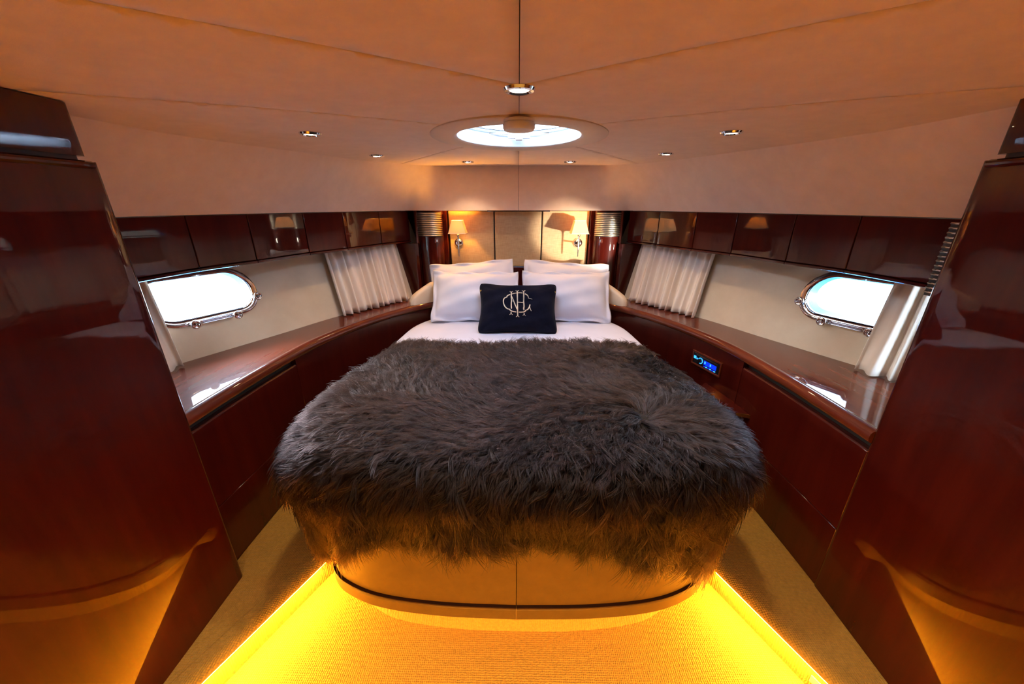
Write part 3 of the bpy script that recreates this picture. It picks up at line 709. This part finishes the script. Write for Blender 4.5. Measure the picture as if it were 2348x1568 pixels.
# ------------------------------------------------------------------ curtains
def curtain(s, y0, y1, label, pleats, group, zb0=.834, zt=1.30, spread=1.0, off0=.045):
    n = pleats * 12; rows = []
    for j in range(14):
        f = j / 13; z = zt + (zb0 - zt) * f; r_ = []
        for k in range(n + 1):
            g = k / n; ph = g * pleats * 2 * math.pi
            y = y0 + (y1 - y0) * (.5 + (g - .5) * (1 + .06 * (spread - 1) * f)) + .006 * math.sin(ph * .5 + 1.3 + f)
            am = (.017 + .006 * f) * (1 + .35 * math.sin(g * 17.3 + s)) * (1 if 0 < k < n else .3)
            wob = math.sin(ph + .7 * math.sin(g * 9 + f * 1.5))
            v = hull(y, z, off0 + am * wob)
            dz = .006 * math.sin(g * 23) if j == 13 else 0
            r_.append((s * v.x, v.y, v.z + max(0, dz)))
        rows.append(r_)
    V, F = loft(rows)
    o = mk('curtain', V, F, CURT, None, smooth=True, recalc=False); sm = o.modifiers.new('solid', 'SOLIDIFY'); sm.thickness = .002
    tag(o, label, 'curtain', group)
curtain(-1, 2.44, 2.93, 'wide pleated cream curtain near the headboard, opposite the radio', 11, 'porthole curtains')
curtain(1, 2.44, 2.93, 'wide pleated cream curtain near the headboard on the radio side', 11, 'porthole curtains')
curtain(-1, 1.36, 1.60, 'narrow gathered cream curtain by the wardrobe opposite the radio', 4, 'porthole curtains', off0=.075)
curtain(1, 1.38, 1.62, 'narrow gathered cream curtain by the wardrobe on the radio side', 4, 'porthole curtains', off0=.075)

# ------------------------------------------------------------------ bed base
root = empty('bed_base', (0, 1.6, 0), 'cream upholstered bed base with rounded front and dark trim line', 'bed')
FRONT = [(.775, 1.55), (.775, 1.25), (.772, 1.14), (.745, 1.075), (.68, 1.020), (.53, .965), (.29, .935), (0, .926)]
half = spl(FRONT, 60)
full = np.concatenate([half * np.array([-1, 1]), half[::-1][1:]])        # from the far side round the front
def ring_in(c, d):
    t = np.gradient(c, axis=0); t /= np.linalg.norm(t, axis=1)[:, None]; nn = np.stack([-t[:, 1], t[:, 0]], 1); return c + nn * d   # inward = left of travel
def band(c, prof):
    V = []; m = len(prof)
    rows_ = [ring_in(c, d) for d, z in prof]
    for i in range(len(c)):
        for k, (d, z) in enumerate(prof): V.append((rows_[k][i][0], rows_[k][i][1], z))
    F = [(i * m + k, i * m + (k + 1) % m, (i + 1) * m + (k + 1) % m, (i + 1) * m + k) for i in range(len(c) - 1) for k in range(m)]
    F += [tuple(range(m)), tuple((len(c) - 1) * m + k for k in range(m))]
    return V, F
ia = [i for i in range(len(full))]
xs_ = full[:, 0]; ys_ = full[:, 1]
mid = len(half) - 1
pl_ = ring_in(full, .05); 
mk('plinth', *prism([tuple(p) for p in ring_in(spl([(.70, 1.55), (.70, 1.2), (.665, 1.105), (.60, 1.045), (.48, .990), (.25, .957), (0, .9495)], 40), 0)] + [(-x, y) for x, y in spl([(.70, 1.55), (.70, 1.2), (.665, 1.105), (.60, 1.045), (.48, .990), (.25, .957), (0, .9495)], 40)[::-1][1:]], .0, .104), CARPET, root)
core = ring_in(full, .03)
mk('core', *prism([tuple(p) for p in core] + [(.74, 2.5), (-.74, 2.5)], .103, .55), WOOD_DK, root)
gapi = 1
bp = [(0, .105), (0, .152), (.004, .158), (.03, .158), (.03, .105)]
mk('trim_band', *band(full[:mid + 1] - np.array([.0006, 0]), bp), BEDPANEL, root, smooth=30)
mk('trim_band', *band(full[mid:] + np.array([.0006, 0]), bp), BEDPANEL, root, smooth=30)
mk('dark_inlay', *band(full, [(.001, .158), (.001, .1635), (.03, .1635), (.03, .158)]), WOOD_DK, root, smooth=30)
ci = int(np.argmin(abs(half[:, 0] - .735) + (half[:, 1] > 1.2)))
fp = [(.012, .164), (.013, .54), (.03, .54), (.03, .164)]
def seg(i0, i1, dx0=0, dx1=0):
    c = full[i0:i1 + 1].copy(); d0 = c[1] - c[0]; c[0] += d0 / np.linalg.norm(d0) * dx0; d1 = c[-2] - c[-1]; c[-1] += d1 / np.linalg.norm(d1) * dx1; return c
mk('corner_panel', *band(seg(0, ci, 0, .001), fp), BEDPANEL, root, smooth=30, bevel=.0015)
mk('front_panel', *band(seg(ci, mid, .001, .0012), fp), BEDPANEL, root, smooth=30, bevel=.0015)
mk('front_panel', *band(seg(mid, len(full) - 1 - ci, .0012, .001), fp), BEDPANEL, root, smooth=30, bevel=.0015)
mk('corner_panel', *band(seg(len(full) - 1 - ci, len(full) - 1, .001, 0), fp), BEDPANEL, root, smooth=30, bevel=.0015)
mk('centre_divider', *box(-.0012, .0012, .926, .942, .106, .165), STEEL, root)

# ------------------------------------------------------------------ mattress with sheet
MO = spl([(0, .965), (.40, .972), (.60, .995), (.74, 1.08), (.80, 1.25), (.815, 1.6), (.80, 2.0), (.785, 2.30), (.755, 2.52), (.66, 2.70), (.45, 2.85), (0, 2.95)], 60)
mo = np.concatenate([MO, (MO * np.array([-1, 1]))[::-1][1:-1]])
rows = []
for d, z in ((.02, .552), (0, .575), (0, .70), (.010, .722), (.030, .736), (.06, .741), (.2, .745), (.42, .746), (.7, .746)):
    cen = np.array([0, 1.9]); p = mo + (cen - mo) * np.minimum(1, d / np.linalg.norm(cen - mo, axis=1))[:, None]
    rows.append([(x, y, z + .0022 * math.sin(9 * x + 3 * math.sin(7 * y)) * (d > .05)) for x, y in p])
n = len(mo); V = [p for r_ in rows for p in r_]; F = []
for i in range(len(rows) - 1):
    for k in range(n): F.append((i * n + k, i * n + (k + 1) % n, (i + 1) * n + (k + 1) % n, (i + 1) * n + k))
F += [tuple(range(n)), tuple((len(rows) - 1) * n + k for k in range(n))]
o = mk('mattress', V, F, SHEET, None, smooth=60); tag(o, 'mattress dressed in a smooth white cotton sheet', 'mattress')

# ------------------------------------------------------------------ pillows
def pillow_fn(Wd, Ht, T, pinch, seed, flange=0.0, curl=0.0):
    r = random.Random(seed); ph = [r.uniform(0, 6.28) for _ in range(12)]
    def f(a, b, side):
        """local: x right, y thickness (negative = towards viewer), z up"""
        fa = 1 - flange / (Wd / 2); fb = 1 - flange / (Ht / 2)
        ia, ib = min(1, abs(a) / fa), min(1, abs(b) / fb)
        th = T * ((1 - ia ** 2.4) ** .62) * ((1 - ib ** 2.4) ** .55)
        x = Wd / 2 * a * (1 - pinch * (1 - b * b) * abs(a) ** 2); z = Ht / 2 * b * (1 - pinch * 1.25 * (1 - a * a) * abs(b) ** 2)
        kc = ((abs(a) ** 7 + abs(b) ** 7) ** (-1 / 7) * max(abs(a), abs(b)) if (a or b) else 1); kc = 1 - (1 - kc) * (1.0 if not flange else .45); x *= kc; z *= kc
        w = .0075 * (math.sin(6 * a + 4 * b + ph[0]) + math.sin(11 * b - 5 * a + ph[1]) * .6 + math.sin(17 * a + ph[2]) * .35 * abs(b))
        y = side * th + w * (th / T + .25) + .004 * side
        if flange:
            e = max(abs(a) / fa, abs(b) / fb)
            if e > 1: y += .016 * math.sin(9 * a + ph[3] + 7 * b) * min(1, (e - 1) * 8)
        y += curl * (abs(a) ** 3) * (b * .5 + .5)
        return Vector((x, y, z))
    return f
def pillow_mesh(f, na=44, nb=32):
    V, F, idx = [], [], {}
    for side in (-1, 1):
        for j in range(nb + 1):
            for i in range(na + 1):
                a, b = -1 + 2 * i / na, -1 + 2 * j / nb
                a = math.sin(a * math.pi / 2) * .5 + a * .5; b = math.sin(b * math.pi / 2) * .5 + b * .5
                edge = i in (0, na) or j in (0, nb)
                if edge and side == 1: idx[(1, i, j)] = idx[(-1, i, j)]; continue
                p = f(a, b, side)
                if edge: p = (f(a, b, -1) + f(a, b, 1)) / 2
                idx[(side, i, j)] = len(V); V.append(p)
        for j in range(nb):
            for i in range(na):
                q = [idx[(side, i, j)], idx[(side, i + 1, j)], idx[(side, i + 1, j + 1)], idx[(side, i, j + 1)]]
                F.append(q if side == -1 else q[::-1])
    return V, F
def place(base, lean, yaw, roll=0, Ht=.4):
    """lower edge on base, leaning back by lean degrees"""
    return Matrix.Translation(base) @ Matrix.Rotation(math.radians(yaw), 4, 'Z') @ Matrix.Rotation(math.radians(-lean), 4, 'X') @ Matrix.Rotation(math.radians(roll), 4, 'Y') @ Matrix.Translation((0, 0, Ht / 2))
PILL = [  # name, W, H, T, base, lean, yaw, roll, label
    ('rear', .68, .43, .080, (-.325, 2.775, .742), 22, 5, -4, 'white flanged pillow leaning on the headboard below the amber lamp'),
    ('rear', .68, .43, .080, (.340, 2.775, .742), 22, -5, 3, 'white flanged pillow leaning on the headboard below the sunlit lamp'),
    ('front', .67, .42, .09, (-.310, 2.565, .742), 36, 4, 1, 'white flanged pillow standing in front below the amber lamp'),
    ('front', .68, .42, .09, (.345, 2.57, .742), 36, -4, -.5, 'white flanged pillow standing in front below the sunlit lamp')]
for k, (kind, Wd, Ht, T, base, lean, yaw, roll, lab) in enumerate(PILL):
    f = pillow_fn(Wd, Ht, T * 1.15, .065, 20 + k, flange=.032, curl=.0)
    M4 = place(base, lean, yaw, roll, Ht)
    V, F = pillow_mesh(f)
    o = mk('pillow', [M4 @ v for v in V], F, SHEET, None, smooth=True); tag(o, lab, 'pillow', 'white bed pillows')
CW, CH, CT = .555, .375, .075
cf = pillow_fn(CW, CH, CT, .12, 91)
M4 = place((-.003, 2.31, .738), 34, 0, .4, CH)
root = empty('navy_cushion', (0, 2.33, .742), 'navy velvet cushion with a cream embroidered monogram', 'cushion')
V, F = pillow_mesh(cf); mk('cushion_body', [M4 @ v for v in V], F, NAVY, root, smooth=True)
per = []
for k in range(160):
    d = k / 160 * 4
    a, b = ((-1 + 2 * d, -1) if d < 1 else (1, -1 + 2 * (d - 1)) if d < 2 else (1 - 2 * (d - 2), 1) if d < 3 else (-1, 1 - 2 * (d - 3)))
    per.append(M4 @ ((cf(a, b, -1) + cf(a, b, 1)) / 2))
mk('piping', *tube(per, .0042, 6, True), NAVY, root, smooth=True)
for s_, b_ in ((-1, .62), (1, .60)):
    p = M4 @ ((cf(s_ * .97, b_, -1) + cf(s_ * .97, b_, 1)) / 2)
    mk('side_label', *xf(box(-.008, .008, -.001, .001, -.018, .018), M4.to_quaternion().to_matrix().to_4x4() if False else frame(p, (1, 0, 0), (0, .8, .5), (0, -.5, .8))), GOLD, root)
# monogram: stroke lists in photo-crop coordinates mapped to the cushion face
def cpos(x, y):
    a = (x - 1122) / 985.0; b = (700 - y) / 610.0
    p = cf(a, b, -1); p2 = cf(a + .002, b, -1); p3 = cf(a, b + .002, -1)
    n_ = (p2 - p).cross(p3 - p).normalized()
    if n_.y > 0: n_ = -n_
    return p, n_
def ribbon(pts, w0, w1=None):
    w1 = w0 if w1 is None else w1
    c = spl(pts, max(6, int(len(pts) * 7))) if len(pts) > 2 else np.array([np.array(pts[0]) + (np.array(pts[1]) - np.array(pts[0])) * t for t in np.linspace(0, 1, 12)])
    t = np.gradient(c, axis=0); t /= np.linalg.norm(t, axis=1)[:, None]; V = []
    for k, ((x, y), (tx, ty)) in enumerate(zip(c, t)):
        w = (w0 + (w1 - w0) * k / (len(c) - 1)) / 2
        for q, h in ((-1, .0004), (-.6, .0026), (.6, .0026), (1, .0004)):
            p, n_ = cpos(x - ty * w * q, y + tx * w * q); V.append(M4 @ (p + n_ * h))
    F = [(k * 4 + j, k * 4 + j + 1, k * 4 + j + 5, k * 4 + j + 4) for k in range(len(c) - 1) for j in range(3)]
    return V, F
st = []
w = 26
for x, y0, y1, x2 in ((965, 375, 812, 974), (1108, 365, 965, 1125), (1258, 372, 828, 1272)): st.append(ribbon([(x, y0), (x2, y1)], w))
st += [ribbon([(972, 878), (973, 925)], w), ribbon([(1273, 884), (1275, 925)], w)]
for x, y, u in ((965, 378, 1), (1108, 362, 1), (1258, 378, 1), (973, 915, -1), (1124, 958, -1), (1275, 917, -1)):
    for q in (-1, 1): st.append(ribbon([(x, y + 6 * u), (x + q * 18, y - 12 * u), (x + q * 38, y - 24 * u)], 18, 9))
st += [ribbon([(970, 490), (1112, 815)], 24), ribbon([(1118, 632), (1262, 632)], 20)]
st += [ribbon([(1465, 568), (1400, 530), (1345, 480), (1290, 447)], 8, 26), ribbon([(1232, 425), (1170, 412), (1100, 412), (1040, 418), (986, 432)], 20),
       ribbon([(940, 448), (865, 495), (805, 565), (785, 630), (800, 705), (850, 775), (930, 832), (1010, 868), (1090, 880)], 30, 22),
       ribbon([(1150, 880), (1225, 872), (1300, 848), (1360, 800), (1395, 745), (1412, 688)], 22, 28), ribbon([(1402, 745), (1420, 790), (1448, 830)], 24, 8)]
mk('monogram', *join(*st), THREAD, root, recalc=False)

# ------------------------------------------------------------------ fur throw
FO = spl([(.80, 2.06), (.875, 1.72), (.905, 1.42), (.882, 1.2), (.790, 1.035), (.61, .965), (.40, .935), (0, .928)], 80)
fo = np.concatenate([FO * np.array([-1, 1]), FO[::-1][1:]])              # left far -> front -> right far
NP = len(fo)
tt = np.gradient(fo, axis=0); tt /= np.linalg.norm(tt, axis=1)[:, None]; fn = np.stack([tt[:, 1], -tt[:, 0]], 1)     # outward
hx = [-.90, -.80, -.75, -.70, -.66, -.60, -.51, -.44, -.38, -.30, -.2, 0, .1, .157, .25, .32, .40, .478, .55, .616, .66, .70, .75, .80, .90]
hz = [.29, .29, .30, .33, .38, .46, .535, .505, .49, .515, .525, .527, .525, .505, .45, .50, .455, .42, .435, .37, .33, .30, .27, .27, .28]
arc = np.concatenate([[0], np.cumsum(np.linalg.norm(np.diff(fo, axis=0), axis=1))])
def wob(x, y): return .006 * np.sin(5 * x + 2 * np.sin(3 * y)) + .004 * np.sin(9 * y + 4 * x)
rows = []
ZF = .757
def droop(d): return .11 * (1 - math.sqrt(max(0, 1 - max(0, 1 - d / .17) ** 2)))
for q in 1 - np.linspace(1, 0, 26) ** 1.6:                                # top surface, spine to edge, rolling down at the edge
    r_ = []
    for (x, y) in fo:
        sy = y if y > 1.55 else 1.55 - (1.55 - y) * .35
        px, py = x * q, sy + (y - sy) * q
        r_.append((px, py + .012 * math.sin(8 * px) * (y > 1.95), ZF + float(wob(px, py)) * (1 - q ** 4) - droop((1 - q) * math.hypot(x, y - sy))))
    rows.append(r_)
for k in range(1, 13):                                                    # hanging side
    r_ = []
    for i, (x, y) in enumerate(fo):
        f = k / 12; hem = float(np.interp(x, hx, hz)) if y < 1.12 else .285
        front = np.clip((1.25 - y) / .25, 0, 1)
        fold = .024 * math.sin(arc[i] * 15 + 1.5 * math.sin(arc[i] * 5)) * f * front
        z = ZF - .11 - f * (ZF - .11 - hem)
        corner = np.clip((abs(x) - .60) / .15, 0, 1) * front
        o_ = fold - .02 * f * (1 - front) - .075 * f * corner
        r_.append((x + fn[i][0] * o_, y + fn[i][1] * o_, z))
    rows.append(r_)
V, F = loft(rows)
root = empty('fur_throw', (0, 1.5, .75), 'shaggy dark brown fur throw draped over the foot of the bed', 'throw')
hide = mk('hide', V, F, FURSKIN, root, smooth=True, recalc=False)
# strands
VA = np.array([tuple(v) for v in V]); FA = np.array(F)
A, B, Cc, Dd = (VA[FA[:, k]] for k in range(4))
nrm = np.cross(Cc - A, Dd - B); area = np.linalg.norm(nrm, axis=1) / 2; nrm /= (np.linalg.norm(nrm, axis=1)[:, None] + 1e-9)
cen = (A + B + Cc + Dd) / 4
outw = cen - np.array([0, 1.5, .45]); flip = np.sum(nrm * outw, 1) < 0; nrm[flip] *= -1
def flow(P, Nn):
    """lie direction of the pile"""
    x, y, z = P[:, 0], P[:, 1], P[:, 2]
    topness = np.clip((Nn[:, 2] - .35) / .5, 0, 1)
    ang = 2.6 + .9 * np.sin(2.2 * x + 1.1) + .8 * np.sin(3.1 * y + 1.7 * x) + .55 * np.sin(7 * x + 5 * y) + .35 * np.sin(13 * y - 9 * x)
    tp = np.stack([np.cos(ang), np.sin(ang) * .8, 0 * x], 1)
    rad = np.stack([x * .9, (y - 1.75) * 1.1, 0 * x], 1); rad /= np.linalg.norm(rad, axis=1)[:, None] + 1e-6
    ed = np.clip((np.abs(x) - .35) / .5, 0, 1)[:, None] * .5 + np.clip((1.45 - y) / .4, 0, 1)[:, None] * .8
    tp = tp * .75 + rad * ed * 1.3
    far = np.clip((y - 1.9) / .12, 0, 1)[:, None]; tp = tp * (1 - far * .6) + np.array([.15, .9, 0]) * far
    dn = np.stack([.25 * np.sin(11 * x + 3 * y), 0 * x, -1 + 0 * x], 1)
    g = tp * topness[:, None] + dn * (1 - topness[:, None])
    g -= Nn * np.sum(g * Nn, 1)[:, None]
    return g / (np.linalg.norm(g, axis=1)[:, None] + 1e-6), topness
def scatter(n):
    fi = rng.choice(len(FA), n, p=area / area.sum()); u, v = rng.random(n)[:, None], rng.random(n)[:, None]
    P = A[fi] * (1 - u) * (1 - v) + B[fi] * u * (1 - v) + Cc[fi] * u * v + Dd[fi] * (1 - u) * v
    return P, nrm[fi]
NCL, PER = 24000, 10
CP, CN = scatter(NCL); CG, CTp = flow(CP, CN)
cl_len = (.055 + .035 * rng.random(NCL)) * (1 + .15 * (1 - CTp)); cl_lift = .16 + .26 * rng.random(NCL); cl_side = rng.normal(0, .20, NCL)
N = NCL * PER
ci_ = np.repeat(np.arange(NCL), PER)
Nn = CN[ci_]; G_ = CG[ci_]; T_ = np.cross(Nn, G_)
rad_ = .0105 * np.sqrt(rng.random(N)); an_ = rng.random(N) * 2 * math.pi
R0 = CP[ci_] + (G_ * np.cos(an_)[:, None] + T_ * np.sin(an_)[:, None]) * rad_[:, None]
Ln = cl_len[ci_] * (.75 + .4 * rng.random(N)); lift = cl_lift[ci_] * (.7 + .6 * rng.random(N)); sd = cl_side[ci_] + rng.normal(0, .10, N)
K = 6; pts = np.zeros((N, K, 3))
tdir = G_ + T_ * sd[:, None]; tdir /= np.linalg.norm(tdir, axis=1)[:, None]
bend = (rng.normal(0, .30, NCL))[ci_] + rng.normal(0, .08, N)
for k in range(K):
    u = k / (K - 1)
    along = (u * .95) * Ln; up = lift * Ln * (2.0 * u - 1.1 * u * u)
    clump = (R0 - CP[ci_]) * (1 - .72 * u)
    pts[:, k] = CP[ci_] + clump + tdir * along[:, None] + Nn * (up - .002)[:, None] + T_ * (bend * Ln * u * u)[:, None]
    pts[:, k, 2] -= .18 * Ln * u * u * (1 - np.clip(Nn[:, 2], 0, 1))
hc = D.hair_curves.new('fur')
hc.add_curves([K] * N)
hc.attributes['position'].data.foreach_set('vector', pts.reshape(-1).astype(np.float32)) if 'position' in hc.attributes else hc.points.foreach_set('position', pts.reshape(-1))
ra = hc.attributes.get('radius') or hc.attributes.new('radius', 'FLOAT', 'POINT')
rr = np.tile(np.array([.0011, .0011, .0010, .0008, .0006, .0002]), N).astype(np.float32); ra.data.foreach_set('value', rr)
tn = hc.attributes.new('tone', 'FLOAT', 'CURVE')
tn.data.foreach_set('value', np.clip(rng.random(NCL)[ci_] ** 2 * .8 + .2 * rng.random(N), 0, 1).astype(np.float32))
hc.materials.append(HAIR)
ho = D.objects.new('fur', hc); COL.objects.link(ho); par(ho, root); ho['kind'] = 'stuff'

# ------------------------------------------------------------------ sea outside
o = mk('sea', [(-150, -150, -.35), (150, -150, -.35), (150, 150, -.35), (-150, 150, -.35)], [(0, 1, 2, 3)], SEA, None, recalc=False)
tag(o, 'bright rippled sea outside the portholes', kind='structure')
